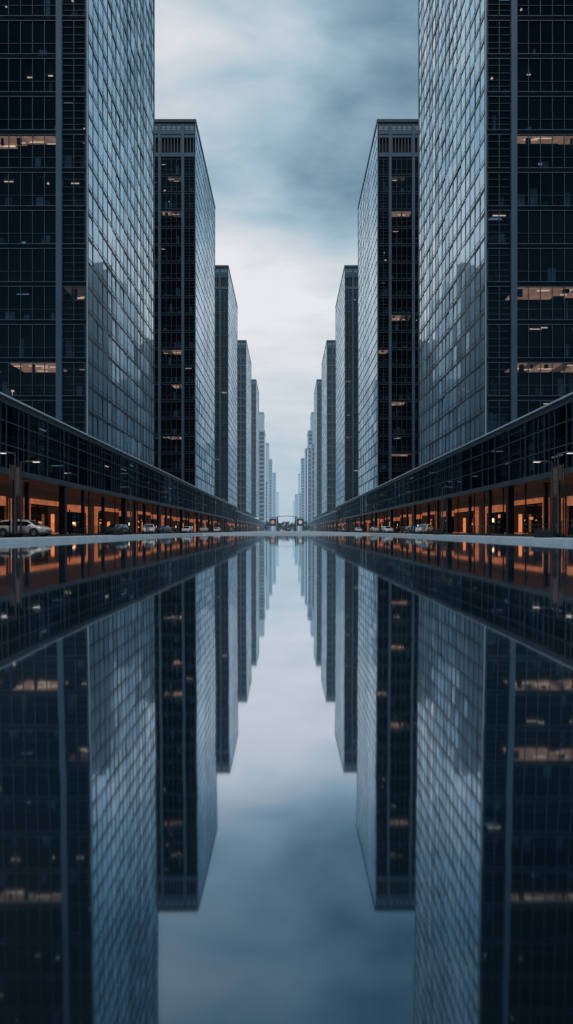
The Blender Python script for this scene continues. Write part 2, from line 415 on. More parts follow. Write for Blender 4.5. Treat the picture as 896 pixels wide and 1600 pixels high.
# ------------------------------------------------------------------ podium buildings with the lit colonnade
MOD = 26.0
def podium(s, y0, y1, top, label, seed, lit=True, detail=True):
    rnd = random.Random(seed)
    root = thing('podium_building', label, 'podium building', (s*TX, y0, 0), group='long glass podiums under the towers')
    L = y1-y0; mb = lambda: MB(s)
    if True:
        b = mb(); b.loft([[(-.5, v, top-.32), (.25, v, top-.32), (.25, v, top+.1), (.02, v, top+.1)] for v in (-.3, L+.3)], cap=True); b.build('coping', M['coping'], root)
        b = mb(); b.box(-.12, .3, -.1, L+.1, top-.85, top-.32); b.build('parapet', M['fascia'], root)
        b = mb(); b.box(-.22, .35, -.2, L+.2, 5.9, 6.5); b.build('fascia', M['fascia'], root)
        b = mb(); b.box(.35, 24, 0, L, top-.55, top-.25); b.build('roof', M['roof'], root)
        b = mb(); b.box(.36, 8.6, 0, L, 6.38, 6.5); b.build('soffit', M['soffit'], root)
        b = mb(); b.box(7.2, 7.4, 0, L, 6.5, top-.6); b.build('hall_wall', M['interior'], root)
        b = mb(); b.box(8.4, 24, .2, L-.2, .05, top-.6); b.build('rear_block', M['interior'], root)
        b = mb(); b.box(.5, 7.1, 0, L, 9.6, 9.95); b.build('floor_slab', M['slab'], root)
        for v in (0, L-.25):
            b = mb(); b.box(.35, 8.3, v, v+.25, 6.5, top-.6); b.build('end_wall', M['front_dark'], root)
    # windows of the upper hall
    n = max(1, int(L/4.66)); bw = L/n; z0 = 6.5; z1 = top-.85
    for j in range(n):
        v0 = j*bw; v1 = v0+bw; g = mb()
        e = [rnd.uniform(-.01, .01) for _ in range(2)]
        g.quad((.12+e[0], v0, z0), (.12+e[1], v1, z0), (.12+e[1], v1, z1), (.12+e[0], v0, z1))
        win = g.build('window', M['podium_glass'], root)
        fr = mb()
        fr.box(-.06, .10, v0-.07, v0+.07, z0, z1)
        for q in (.3, .52, .77):
            if rnd.random() < .42: fr.box(-.02, .09, v0+bw*q, v0+bw*q+.08, z0, z1)
        if rnd.random() < .4:
            q = rnd.choice((7.6, 9.9, 12.0)); fr.box(-.02, .08, v0+.07, v1-.07, q, q+.06)
        for q in (8.75, 11.0):
            fr.box(-.03, .09, v0+.07, v1-.07, q, q+.10)
        fr.build('frame', M['mullion'], win)
        # tube lamps under the hall ceilings
        if rnd.random() < .55 and (detail or j % 2):
            z = rnd.choice((9.45, top-1.1, top-2.2, 8.6)); b = mb(); u = rnd.uniform(.6, 3.5); v = v0+rnd.uniform(.2, 2)
            if rnd.random() < .5: b.box(u, u+rnd.uniform(1, 2.6), v, v+.14, z-.12, z)
            else: b.box(u, u+.16, v, v+rnd.uniform(1.2, 3.4), z-.14, z)
            b.build('hall_lamp', M['cool_strip'] if rnd.random() < .85 else M['warm_strip'], root)
    for q in range(int(L/8.4) if detail else 0):
        b = mb(); v = 2+q*8.4; b.box(2.8, 3.3, v, v+.5, 6.5, top-.56); b.build('hall_column', M['slab'], root)
    # colonnade
    ms = [69.3+MOD*k for k in range(-2, 45)]
    for k, yc in enumerate(ms):
        v = yc-y0
        if v < .5 or v+MOD > L+1: continue
        b = mb(); b.box(.05, .78, v-.38, v+.38, .05, 5.9); b.build('column', M['column'], root)
        b = mb(); b.box(.1, .5, v+6.3, v+6.7, .05, 5.9); b.build('column', M['column'], root)
        b = mb(); b.box(1.6, 2.0, v+19.2, v+19.6, .05, 6.38); b.build('column', M['column'], root)
        for q in (3.4, 10.4, 14.6, 22.6):
            b = mb(); b.tube([(.9, v+q, .05), (.9, v+q, rnd.choice((3.2, 6.38, 6.38)))], .09, 7); b.build('thin_post', M['pole'], root)
        # beams under the soffit
        if yc < 230:
            for q in range(10):
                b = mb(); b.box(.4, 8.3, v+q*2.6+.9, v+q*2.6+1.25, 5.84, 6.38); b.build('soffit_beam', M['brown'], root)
        var = rnd.random()
        a = v+1.6; c = v+13.6; hgt = 4.7+rnd.uniform(-.15, .15)
        # portal frame: lintel and near jamb stand proud of the wall
        p = mb(); p.box(5.55, 5.98, a, c+.6, hgt-.62, hgt); p.box(5.55, 5.98, a, a+1.0, .05, hgt-.62)
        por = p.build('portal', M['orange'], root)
        p = mb(); p.box(5.45, 8.35, c-.1, c+.6, .05, hgt-.62); p.build('jamb', M['brown'], por)
        p = mb(); p.box(6.02, 8.35, a+.3, a+.9, .05, hgt-.62); p.build('jamb', M['brown'], por)
        p = mb(); p.box(8.0, 8.2, a+.9, c-.1, .05, hgt-.62); d = p.build('door', M['doors'], por)
        p = mb()
        for q in (.0, .2, .4, .6, .8, 1.0):
            vv = a+1.0+(c-a-1.2)*q; p.box(7.9, 7.98, vv-.05, vv+.05, .05, hgt-.7)
        p.box(7.9, 7.98, a+1.1, c-.25, 2.55, 2.63)
        p.build('frame', M['mullion'], d)
        p = mb(); zt = rnd.choice((2.2, 2.6, 2.9)); p.box(7.0, 7.5, c-.16, c-.11, .25, zt); p.build('wall_light', M['glow'], por)
        p = mb(); p.box(5.2, 5.5, a+5, c+.5, .05, .2); p.build('step', M['orange'], por)
        for q in range(4):  # small glow patches added in the door recess for uneven warmth
            p = mb(); vv = rnd.uniform(a+1.2, c-1); zz = rnd.uniform(1.0, 3.2); uu = rnd.uniform(6.4, 7.8)
            if q < 2: p.tube([(uu, vv, zz), (uu, vv, zz+.18)], [.15, .06], 8)
            else: p.box(uu, uu+.5, vv, vv+.04, zz, zz+rnd.uniform(.1, .7))
            p.build('lobby_glow', M['hot' if q == 0 else 'glow'], por)
        # walls, the lit booth and the dark shopfront beside it
        p = mb(); p.box(6.0, 6.2, v-1.0, a, .05, 6.38); p.box(6.0, 6.2, a, c+.6, hgt, 6.38); p.box(6.0, 6.2, c+.6, v+MOD-1.0, 4.45, 6.38)
        p.box(5.9, 6.2, c+.6, c+1.1, .05, 4.45); p.box(5.9, 6.2, v+20.6, v+21.3, .05, 4.45)
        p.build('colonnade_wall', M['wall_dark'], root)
        q0 = v+14.9; q1 = v+20.5
        p = mb(); p.box(5.0, 5.3, q0, q1, .9, 3.3); bw2 = p.build('booth_window', M['brown'] if var < .5 else M['doors'], root)
        p = mb(); p.box(4.7, 5.8, q0-.1, q1+.05, 3.3, 4.35); p.build('header', M['orange'], bw2)
        p = mb(); p.box(4.8, 5.8, q0-.1, q1+.05, .05, .9); p.build('counter', M['column'], bw2)
        p = mb()
        for q in (0, .35, .7, 1): p.box(4.9, 4.99, q0+(q1-q0)*q-.06, q0+(q1-q0)*q+.06, .9, 3.3)
        p.build('frame', M['column'], bw2)
        for q in range(2):
            p = mb(); zz = rnd.uniform(1.2, 2.4); vv = rnd.uniform(q0+.3, q1-1.2); p.box(4.93, 4.985, vv, vv+rnd.uniform(.3, .8), zz, zz+rnd.uniform(.2, .7)); p.build('display', M['hot'] if q else M['glow'], bw2)
        p = mb(); p.box(6.3, 6.4, v+21.3, v+MOD-1.0, .05, 4.45); sh_ = p.build('shopfront', M['doors'], root)
        p = mb(); p.box(5.96, 6.1, v+21.3, v+22.0, .05, 4.4); p.box(5.96, 6.1, v+24.0, v+24.5, .05, 4.4); p.build('frame', M['orange'], sh_)
        # wall washer lamps under the soffit
        p = mb(); p.box(2.6, 2.75, v+3, v+12, 6.26, 6.36); p.build('soffit_lamp', M['glow'], root)
        if lit and yc < 240:
            li = bpy.data.lights.new('colonnade_lamp', 'AREA'); li.shape = 'RECTANGLE'; li.size = .5; li.size_y = 16
            li.energy = 3.4; li.color = (1, .47, .22)
            lo = bpy.data.objects.new('colonnade_lamp', li); COL.objects.link(lo)
            lo.parent = root; lo.location = (s*4.6, v+10.0, 5.75); lo.rotation_euler = (0, s*R(-12), 0)
    return root
podium(-1, 31.0, 284.0, 13.5, 'long dark glass podium above a glowing orange colonnade along the left street', 5)
podium(1, 31.0, 284.0, 13.5, 'long dark glass podium above a glowing orange colonnade along the right street', 6)
podium(-1, 296.0, 560.0, 11.4, 'lower podium farther down the left side past the long one', 7, False, False)
podium(1, 296.0, 560.0, 11.4, 'lower podium farther down the right side past the long one', 8, False, False)
podium(-1, 570.0, 1000.0, 11.0, 'farthest low podium at the base of the left skyline', 9, False, False)
podium(1, 570.0, 1000.0, 11.0, 'farthest low podium at the base of the right skyline', 10, False, False)
for s, sw in ((-1, 'left'), (1, 'right')):
    t = thing('canopy', f'pale flat canopy over the break between podiums on the {sw}', 'canopy', (s*TX, 284.6, 0))
    b = MB(s); b.box(-1.6, 6, .0, 10.8, 12.2, 12.7); b.build('roof', M['coping'], t)
    for v in (.6, 10.0):
        b = MB(s); b.tube([(-1.1, v, 0), (-1.1, v, 12.2)], .18); b.build('post', M['pole'], t)

# ------------------------------------------------------------------ ground, streets, pool
def slab(name, mat, x0, x1, y0, y1, z0, z1):
    b = MB(); b.box(x0, x1, y0, y1, z0, z1); return struct(b.build(name, mat))
b = MB(); b.quad((-6000, -400, -.45), (6000, -400, -.45), (6000, 9000, -.45), (-6000, 9000, -.45)); struct(b.build('ground', M['ground']))
PX = 15.3; PE = 104.0
for s in (-1, 1):
    x = sorted((s*(PX+1.1), s*19.0)); slab('pavement', M['stone'], x[0], x[1], -14, PE+1.1, -.4, 0)
    x = sorted((s*19.0, s*19.25)); slab('kerb', M['stone_face'], x[0], x[1], -14, 420, -.4, .012)
    x = sorted((s*19.25, s*25.3)); slab('road', M['asphalt'], x[0], x[1], -14, 2600, -.4, -.10)
    x = sorted((s*25.3, s*36.0)); slab('colonnade_floor', M['tiles'], x[0], x[1], 20, 1000, -.4, .05)
slab('plaza', M['stone'], -19.0, 19.0, PE+1.1, 420, -.4, -.003)
slab('avenue', M['asphalt'], -19.0, 19.0, 420.2, 2600, -.4, -.06)
# stone rim whose inner face slopes down into the water
for s in (-1, 1):
    b = MB(s); b.loft([[(PX+.9, y, -.42), (PX-.05, y, -.42), (PX+.22, y, .022), (PX+1.09, y, .022), (PX+1.09, y, -.42)] for y in (-13, PE)], cap=True); struct(b.build('pool_rim', M['stone_face']))
for y0, d in ((PE+.004, 1), (-13.004, -1)):
    b = MB(); b.loft([[(x, y0+d*.9, -.42), (x, y0-d*.05, -.42), (x, y0+d*.22, .024), (x, y0+d*1.09, .024), (x, y0+d*1.09, -.42)] for x in (-PX-1.09, PX+1.09)], cap=True); struct(b.build('pool_rim', M['stone_face']))

# water: dark still pool
t = NT('water')
pos = t.n('ShaderNodeNewGeometry').outputs['Position']
sp = t.n('ShaderNodeSeparateXYZ'); t.l(pos, sp.inputs[0])
q = t.math('MULTIPLY', sp.outputs['Y'], 1/4.2)
a = t.math('DIVIDE',   .0226, t.math('ADD', 1, t.math('MULTIPLY', q, q)))      # shading normal tilted near the camera to raise reflections; surface stays flat
cb = t.n('ShaderNodeCombineXYZ', inp={'Z': 1.0}); t.l(t.math('MULTIPLY', a, -1), cb.inputs['Y'])
nv = t.n('ShaderNodeVectorMath', operation='NORMALIZE'); t.l(cb.outputs[0], nv.inputs[0])
mp = t.n('ShaderNodeMapping'); mp.inputs['Scale'].default_value = (1.0, .45, 1); t.l(pos, mp.inputs['Vector'])
n1 = t.noise(1.3, 3, mp.outputs[0])
bp = t.n('ShaderNodeBump', inp={'Strength': .02, 'Distance': .05}); t.l(n1, bp.inputs['Height']); t.l(nv.outputs[0], bp.inputs['Normal'])
lw = t.n('ShaderNodeLayerWeight', inp={'Blend': .5})
rc = t.ramp(lw.outputs['Facing'], [(.30, (.085, .14, .19)), (.44, (.18, .26, .325)), (.60, (.52, .60, .67)), (.82, (.86, .89, .92)), (1.0, (.93, .95, .97))])
g = t.n('ShaderNodeBsdfGlossy', inp={'Roughness': .036}); t.l(rc, g.inputs['Color']); t.l(bp.outputs[0], g.inputs['Normal'])
dn = t.ramp(t.noise(.55, 5, mp.outputs[0]), [(.42, (.002, .006, .010)), (.75, (.011, .018, .024))])
d = t.n('ShaderNodeBsdfDiffuse'); t.l(dn, d.inputs['Color'])
ad = t.n('ShaderNodeAddShader'); t.l(g.outputs[0], ad.inputs[0]); t.l(d.outputs[0], ad.inputs[1])
M['water'] = t.out(ad.outputs[0], False)
b = MB(); b.quad((-PX, -13, -.25), (PX, -13, -.25), (PX, PE, -.25), (-PX, PE, -.25)); struct(b.build('water', M['water']))

# ------------------------------------------------------------------ cars
ST = [(-2.35,.45,.85,.90,.78,.70), (-2.25,.35,.95,1.0,.86,.74), (-2.1,.30,1.0,1.25,.90,.71), (-1.75,.28,1.02,1.52,.93,.68), (-.9,.26,1.0,1.60,.94,.66),
      (0,.26,.98,1.60,.94,.66), (.7,.26,.97,1.53,.94,.66), (1.5,.27,.94,1.06,.93,.76), (1.9,.28,.86,.97,.90,.76), (2.2,.32,.74,.84,.84,.70), (2.35,.42,.60,.70,.72,.62)]
def sec(x, roof):
    for p, q in zip(ST, ST[1:]):
        if p[0] <= x <= q[0]:
            t = (x-p[0])/(q[0]-p[0]); r = [p[i]+(q[i]-p[i])*t for i in range(6)]; break
    if r[3] > 1.02: r[3] = 1.02+(r[3]-1.02)*roof
    return r
def make_car(label, paint, loc, rz, roof=1.0, sc=1.0, group='cars parked along the street'):
    root = thing('parked_car', label, 'car', loc, rz, group)
    rings = []
    xs = sorted(set([p[0] for p in ST]+[-2.31, -1.9, -1.4, -.45, .8, 1.05, 1.55, 2.05, 2.29]))
    for x in xs:
        _, zb, zs, zt, ws, wt = sec(x, roof); h = []
        h = [(ws*.86, zb), (ws*.97, zb+.10), (ws, zb+(zs-zb)*.55), (ws*.97, zs), (wt+.02, zs+(zt-zs)*.82), (wt*.86, zt-.01), (wt*.4, zt+.015)]
        rings.append([(x, y, z) for y, z in h]+[(x, -y, z) for y, z in reversed(h)])
    b = MB(); b.loft(rings, cap=True, smooth=True); body = b.build('body', M[paint], root)
    def at(x, f, off=.012):
        _, zb, zs, zt, ws, wt = sec(x, roof)
        z = zs+(zt-zs)*.82*f; y = ws*.97+(wt+.02-ws*.97)*f
        return y+off, z
    for sg in (-1, 1):
        for x0, x1 in ((-1.85, -.75), (-.66, .1), (.18, 1.05)):
            b = MB(); xx = [x0+(x1-x0)*k/4 for k in range(5)]
            lo = [(x, sg*at(x, .12)[0], at(x, .12)[1]) for x in xx]; hi = [(x, sg*at(x, .93)[0], at(x, .93)[1]) for x in xx]
            b.loft([lo, hi], closed=False); b.build('side_window', M['car_glass'], root)
        b = MB(); b.tube([(1.0, sg*.93, 1.0), (1.04, sg*1.06, 1.06)], [.05, .09], 8); b.build('wing_mirror', M[paint], root)
        b = MB(); b.face([(2.05, sg*.885, .70), (2.27, sg*.80, .62), (2.25, sg*.80, .74), (2.0, sg*.90, .82)]); b.build('headlight', M['clerestory'], root)
        b = MB(); b.box(-2.33, -2.20, sg*.60, sg*.86, .82, .96) if sg > 0 else b.box(-2.33, -2.20, -.86, -.60, .82, .96); b.build('tail_light', M['tail'], root)
        for x in (-1.42, 1.42):
            b = MB(); b.disc((x, sg*.90, .40), 'y', .45, .10, 22); b.build('wheel_arch', M['rubber'], root)
            b = MB(); prof = [(.20, -.11), (.33, -.12), (.36, -.08), (.36, .08), (.33, .12), (.20, .11)]
            b.loft([[(x+r*math.cos(2*math.pi*k/22), sg*.88+o, .36+r*math.sin(2*math.pi*k/22)) for k in range(22)] for r, o in prof], smooth=True)
            wh = b.build('wheel', M['rubber'], root)
            b = MB(); b.disc((x, sg*.955, .36), 'y', .20, .05, 22)
            for k in range(5):
                t = 2*math.pi*k/5; b.tube([(x+.05*math.cos(t), sg*.985, .36+.05*math.sin(t)), (x+.23*math.cos(t), sg*.985, .36+.23*math.sin(t))], .025, 6)
            b.build('rim', M['rim'], wh)
    _, zb, zs, z1, ws, wt = sec(.78, roof); z2 = sec(1.4, roof)[3]
    b = MB(); rows = []
    for k in range(5):
        x = .76+.70*k/4; r = sec(x, roof); rows.append([(x+.01, y*r[5]*.86, r[3]+.022-.012*abs(y)) for y in (-1, -.5, 0, .5, 1)])
    b.loft(rows, closed=False, smooth=True); b.build('windshield', M['car_glass'], root)
    b = MB(); rows = []
    for k in range(4):
        x = -2.13+.32*k/3; r = sec(x, roof); rows.append([(x-.012, y*r[5]*.84, r[3]+.018) for y in (-1, 0, 1)])
    b.loft(rows, closed=False, smooth=True); b.build('rear_window', M['car_glass'], root)
    b = MB(); b.box(2.30, 2.37, -.45, .45, .50, .56); b.box(2.22, 2.36, -.66, .66, .36, .43); b.build('grille', M['rubber'], root)
    b = MB(); b.box(-2.28, 2.24, -.80, .80, .20, .30); b.build('underbody', M['rubber'], root)
    root.scale = (sc,)*3
    return root
RZ = -.10
make_car('large silver SUV standing side on at the left edge, nose toward the pool', 'silver', (-24.0, 51.6, RZ), R(-3), 1.0)
cars = [
 (-1, 21.6, 72.0, -90, 'dark_paint', .72, 'low dark sedan just beyond the silver SUV on the left street'),
 (-1, 20.9, 86.0, -78, 'silver', 1.0, 'grey SUV by the dark lamp pole, facing the camera on the left street'),
 (-1, 22.4, 104.0, 90, 'blue_paint', .8, 'dark blue car third in the left parked row'),
 (-1, 21.4, 122.0, -90, 'white_paint', .85, 'white car beyond the dark blue one on the left street'),
 (-1, 21.6, 148.0, 90, 'silver', .8, 'silver car in the middle of the left parked row'),
 (-1, 21.6, 176.0, -90, 'white_paint', 1.0, 'small white car far along the left street'),
 (-1, 21.6, 214.0, -90, 'dark_paint', .8, 'farthest dark car on the left street'),
 (1, 21.0, 86.0, -118, 'silver', 1.0, 'pale SUV angled toward the pool on the right street'),
 (1, 22.6, 101.0, -90, 'dark_paint', .8, 'dark car behind the pale angled SUV on the right'),
 (1, 21.4, 120.0, -90, 'white_paint', .85, 'white car in the middle of the right parked row'),
 (1, 21.6, 139.0, 90, 'silver', .8, 'silver sedan past the white car on the right street'),
 (1, 21.6, 170.0, -90, 'white_paint', .9, 'small white car far along the right street'),
 (1, 21.6, 208.0, -90, 'blue_paint', .8, 'farthest bluish car on the right street'),
]
for s, x, y, rz, paint, roof, lab in cars:
    make_car(lab, paint, (s*x, y, RZ), R(rz), roof)

# ------------------------------------------------------------------ street lamps, banners, posts
ORD = ['nearest', 'second', 'third', 'fourth', 'fifth', 'sixth', 'seventh', 'eighth', 'ninth', 'tenth', 'eleventh', 'twelfth']
def lamp(s, x, y, h, arm, label, thick=.075, banner=False, arm_len=1.5, base=0.0, dim=False):
    """arm = +1 reaches toward the pool, -1 toward the buildings"""
    t = thing('street_lamp', label, 'street lamp', (s*x, y, base), group='street lamps on the pavements')
    d = -arm     # local +u is away from the pool
    b = MB(s); b.tube([(0, 0, 0), (0, 0, .5), (0, 0, .52), (0, 0, h)], [thick*1.7, thick*1.6, thick, thick*.75], 10); b.build('pole', M['pole'], t)
    b = MB(s); b.tube([(0, 0, h-.15), (d*.3, 0, h-.04), (d*arm_len*.6, 0, h)], .035, 8); b.build('arm', M['pole_pale'], t)
    b = MB(s)
    prof = [(.35, .05, .02), (.5, .16, .05), (arm_len-.25, .17, .05), (arm_len, .08, .02)]
    b.loft([[(d*u, -w, h-th), (d*u, w, h-th), (d*u, w*.8, h+th), (d*u, -w*.8, h+th)] for u, w, th in prof], cap=True)
    hd = b.build('lamp_head', M['lamp_head'], t)
    b = MB(s); u0, u1 = arm_len*.62, arm_len*.92
    b.box(min(d*u0, d*u1), max(d*u0, d*u1), -.15, .15, h-.085, h-.052); b.build('lens', M['lamp_white'] if not dim else M['clerestory'], hd)
    if banner:
        b = MB(s); b.box(.06, .46, -.02, .02, 3.6, 6.25); bn = b.build('banner', M['banner'], t)
        b = MB(s); rnd = random.Random(3)
        z = 6.05
        while z > 3.95:
            h2 = rnd.uniform(.10, .2); b.box(.15, .19, -.03, -.021, z-h2, z); b.box(.33, .37, -.03, -.021, z-h2, z)
            if rnd.random() < .8: b.box(.19, .33, -.03, -.021, z-.03, z)
            if rnd.random() < .6: b.box(.19, .33, -.03, -.021, z-h2, z-h2+.03)
            z -= h2+.09
        b.build('lettering', M['mark'], bn)
        b = MB(s); b.box(.02, .06, -.03, .03, 6.2, 6.28); b.box(.02, .06, -.03, .03, 3.6, 3.68); b.build('bracket', M['pole'], t)
    return t
for s, sw in ((-1, 'left'), (1, 'right')):
    lamp(s, 22.1, 46.0, 6.95, -1, f'tall lamp post at the {sw} edge with its lit head over the road', .085, arm_len=1.25, base=-.1)
    lamp(s, 23.5, 50.0, 6.72, 1, f'lamp post carrying a brown lettered banner at the {sw} edge', .09, True, 1.75, base=-.1)
    ys = [83, 102, 127, 152, 178, 205, 235, 268]
    for i, y in enumerate(ys):
        lamp(s, 23.0 if i else 22.9, y, 7.6 if i % 2 else 7.0, 1 if i % 2 else -1, f'{ORD[i+2]} lamp post from the camera along the {sw} street', .10 if i < 2 else .08, base=-.1, dim=True, arm_len=1.6)
    # plain slim flag post and totem
    t = thing('signpost', f'slim dark post between the edge and the lamps at {sw}', 'post', (s*23.6, 48.2, -.1))
    b = MB(s); b.tube([(0, 0, 0), (0, 0, 6.3)], [.07, .05], 8); b.build('pole', M['pole'], t)
    b = MB(s); b.box(-.5, -.12, -.03, .03, 4.9, 6.2); pn = b.build('sign_panel', M['banner'], t)
    b = MB(s); b.box(-.14, -.04, -.02, .02, 5.95, 6.0); b.box(-.14, -.04, -.02, .02, 5.1, 5.15); b.build('bracket', M['pole'], t)
    t = thing('info_totem', f'dark slab totem under the banner lamp at the {sw} edge', 'totem', (s*23.75, 49.4, -.1))
    b = MB(s); b.bevbox(-.21, .21, -.09, .09, 0, 3.5, .03); b.build('slab', M['planter'], t)
    b = MB(s); b.bevbox(-.3, .3, -.18, .18, -.0, .12, .02); b.build('base', M['pole'], t)

# ------------------------------------------------------------------ rails, planters, benches
def railing(s, x, y0, y1, h, label, mat='rail', bars=7, base=0.0):
    t = thing('railing', label, 'railing', (s*x, y0, base), group='metal railings by the street')
    L = y1-y0
    b = MB(s); b.tube([(0, 0, h), (0, L, h)], .035, 8); b.build('top_rail', M[mat], t)
    b = MB(s); b.tube([(0, 0, .35), (0, L, .35)], .022, 8); b.tube([(0, 0, h*.68), (0, L, h*.68)], .018, 8); b.build('lower_rail', M[mat], t)
    for k in range(bars):
        b = MB(s); y = L*k/(bars-1); b.tube([(0, y, 0), (0, y, h)], .03, 8); b.build('baluster', M[mat], t)
railing(1, 23.3, 48.8, 55.5, 1.15, 'dark railing behind the black planter box at right', base=-.1)
railing(1, 24.6, 48.0, 51.8, 1.45, 'dark railing cut by the right edge beside the lamp posts', base=-.1)
railing(1, 23.4, 64.0, 72.0, 1.15, 'brownish railing in front of the booth on the right street', 'wood', 9, base=-.1)
railing(-1, 23.4, 66.0, 74.0, 1.1, 'railing along the kerb behind the dark sedan at left', 'wood', 9, base=-.1)
railing(1, 19.8, 88.0, 97.0, 1.2, 'pale metal barrier in front of the angled SUV at right', 'rail_pale', 4, base=-.1)
railing(-1, 20.2, 91.0, 104.0, 1.1, 'pale metal barrier between parked cars at left', 'rail_pale', 6, base=-.1)
def planter(s, x, y, w, d, h, label, plants=True):
    t = thing('planter_box', label, 'planter', (s*x, y, 0))
    b = MB(s); b.bevbox(-w/2, w/2, -d/2, d/2, 0, h, .03); b.build('box', M['planter'], t)
    b = MB(s); b.box(-w/2+.06, w/2-.06, -d/2+.06, d/2-.06, h, h+.015); b.build('soil', M['bark'], t)
    rnd = random.Random(int(y*10)); b = MB(s)
    for k in range(160):
        c = Vector((rnd.uniform(-w/2, w/2), rnd.uniform(-d/2, d/2), h+abs(rnd.gauss(0, .07)))); e = Vector((rnd.gauss(0,1), rnd.gauss(0,1), rnd.gauss(0,1))).normalized()*.05; f = Vector((rnd.gauss(0,1), rnd.gauss(0,1), rnd.gauss(0,1))).normalized()*.03
        b.quad(tuple(c-e), tuple(c+f), tuple(c+e), tuple(c-f))
    b.build('foliage', M['leaf'], t)
planter(1, 18.1, 39.8, 1.0, .9, .50, 'low black planter box on the pavement at the right edge')
planter(-1, 18.2, 61.0, .9, .8, .55, 'black planter box on the left pavement beyond the silver SUV')
planter(1, 18.2, 68.0, .9, .8, .55, 'black planter box on the right pavement near the booth')
def bench(s, x, y, label):
    t = thing('bench', label, 'bench', (s*x, y, 0), group='benches on the pool pavement')
    b = MB(s)
    for k in range(4): b.box(-.25+k*.13, -.15+k*.13, -.9, .9, .42, .46)
    b.build('seat', M['wood'], t)
    b = MB(s)
    for k in range(3): b.box(.28+k*.02, .31+k*.02, -.9, .9, .55+k*.13, .64+k*.13)
    b.build('backrest', M['wood'], t)
    for v in (-.75, .75):
        b = MB(s); b.box(-.22, -.16, v-.03, v+.03, 0, .42); b.build('leg', M['pole'], t)
        b = MB(s); b.loft([[(x, v-.03, z), (x+.06, v-.03, z), (x+.06, v+.03, z), (x, v+.03, z)] for x, z in ((.19, 0), (.20, .42), (.27, .92))], cap=True); b.build('leg', M['pole'], t)
bench(-1, 18.4, 76, 'wooden bench on the left pavement near the pool corner')
bench(1, 18.4, 77, 'wooden bench on the right pavement near the pool corner')

# ------------------------------------------------------------------ gate, boards, trees at the far end
GY = 420.0
t = thing('gateway_arch', 'slim arched gate spanning the avenue at the vanishing point', 'arch', (0, GY, 0))
b = MB(); pts = [(-11.5+23*k/24, 0, 10.0+1.3*math.sin(math.pi*k/24)) for k in range(25)]
b.tube(pts, .2, 8); b.build('arch_beam', M['gate'], t)
for sg in (-1, 1):
    b = MB(); b.loft([[(sg*x0, -1, z), (sg*x1, -1, z), (sg*x1, 1, z), (sg*x0, 1, z)] for z, x0, x1 in ((0, 4.9, 7.4), (5, 5.8, 7.3), (10.9, 6.6, 7.2))], cap=True); b.build('pylon', M['gate'], t)
    b = MB(); b.box(*sorted((sg*7.45, sg*8.0)), -1.2, -.8, 0, 10.8); b.build('post', M['gate_pale'], t)
    lab = 'dark square sign with a round pink disc left of the arch' if sg < 0 else 'dark square sign with a round white disc right of the arch'
    q = thing('sign_board', lab, 'sign', (sg*10.1, GY-6, 0))
    b = MB(); b.box(-2.6, 2.6, -.2, .2, 3.9, 9.3); b.build('panel', M['board'], q)
    b = MB(); b.disc((0, -.26, 6.7), 'y', 1.3, .1, 28); dd = b.build('disc', M['disc_pink' if sg < 0 else 'disc_white'], q)
    b = MB(); b.disc((.1, -.33, 6.75), 'y', .30, .05, 16); b.box(.0, .2, -.355, -.305, 6.25, 6.5); b.build('emblem', M['board'], dd)
    for x in (-1.8, 1.8):
        b = MB(); b.box(x-.15, x+.15, -.15, .15, 0, 3.9); b.build('post', M['gate'], q)

def tree(x, y, h, label, seed, cr=1.0):
    rnd = random.Random(seed)
    t = thing('plaza_tree', label, 'tree', (x, y, 0), group='small trees past the arch')
    b = MB(); b.tube([(0, 0, 0), (.06, 0, h*.25), (-.05, .05, h*.5), (0, 0, h*.85)], [.16, .12, .09, .03], 7)
    for k in range(5):
        a = rnd.uniform(0, 6.28); z = h*rnd.uniform(.35, .6); b.tube([(0, 0, z), (math.cos(a)*h*.2, math.sin(a)*h*.2, z+h*.18)], [.06, .02], 5)
    b.build('trunk', M['bark'], t)
    b = MB(); cl = [(rnd.gauss(0, h*.14*cr), rnd.gauss(0, h*.14*cr), h*rnd.uniform(.10, .92)) for _ in range(14)]
    for k in range(760):
        c = Vector(rnd.choice(cl))+Vector((rnd.gauss(0, 1), rnd.gauss(0, 1), rnd.gauss(0, .8)))*h*.075
        e = Vector((rnd.gauss(0,1), rnd.gauss(0,1), rnd.gauss(0,1))).normalized()*.30; f = Vector((rnd.gauss(0,1), rnd.gauss(0,1), rnd.gauss(0,1))).normalized()*.22
        b.quad(tuple(c-e), tuple(c+f), tuple(c+e), tuple(c-f))
    b.build('crown', M['leaf'], t)
TR = [(-4.2, 452, 5.0), (-3.0, 470, 6.4), (-1.1, 446, 5.2), (.4, 480, 4.6), (1.5, 455, 6.0), (3.0, 474, 5.0), (4.6, 450, 5.6), (-6.0, 462, 5.4), (6.4, 466, 5.2),
      (-13.5, 430, 5.6), (-16, 445, 6.4), (13.8, 432, 5.8), (16.4, 448, 6.2)]
od = sorted(range(9), key=lambda i: TR[i][0])
for i, (x, y, h) in enumerate(TR):
    if i < 9: lab = f'{ORD[od.index(i)] if od.index(i) else "leftmost"} small dark tree from the left seen through the arch'
    else: lab = ['dark tree below the pink disc sign', 'bushy dark tree left of the pink disc sign', 'dark tree below the white disc sign', 'bushy dark tree right of the white disc sign'][i-9]
    tree(x, y, h*1.3, lab, 50+i)

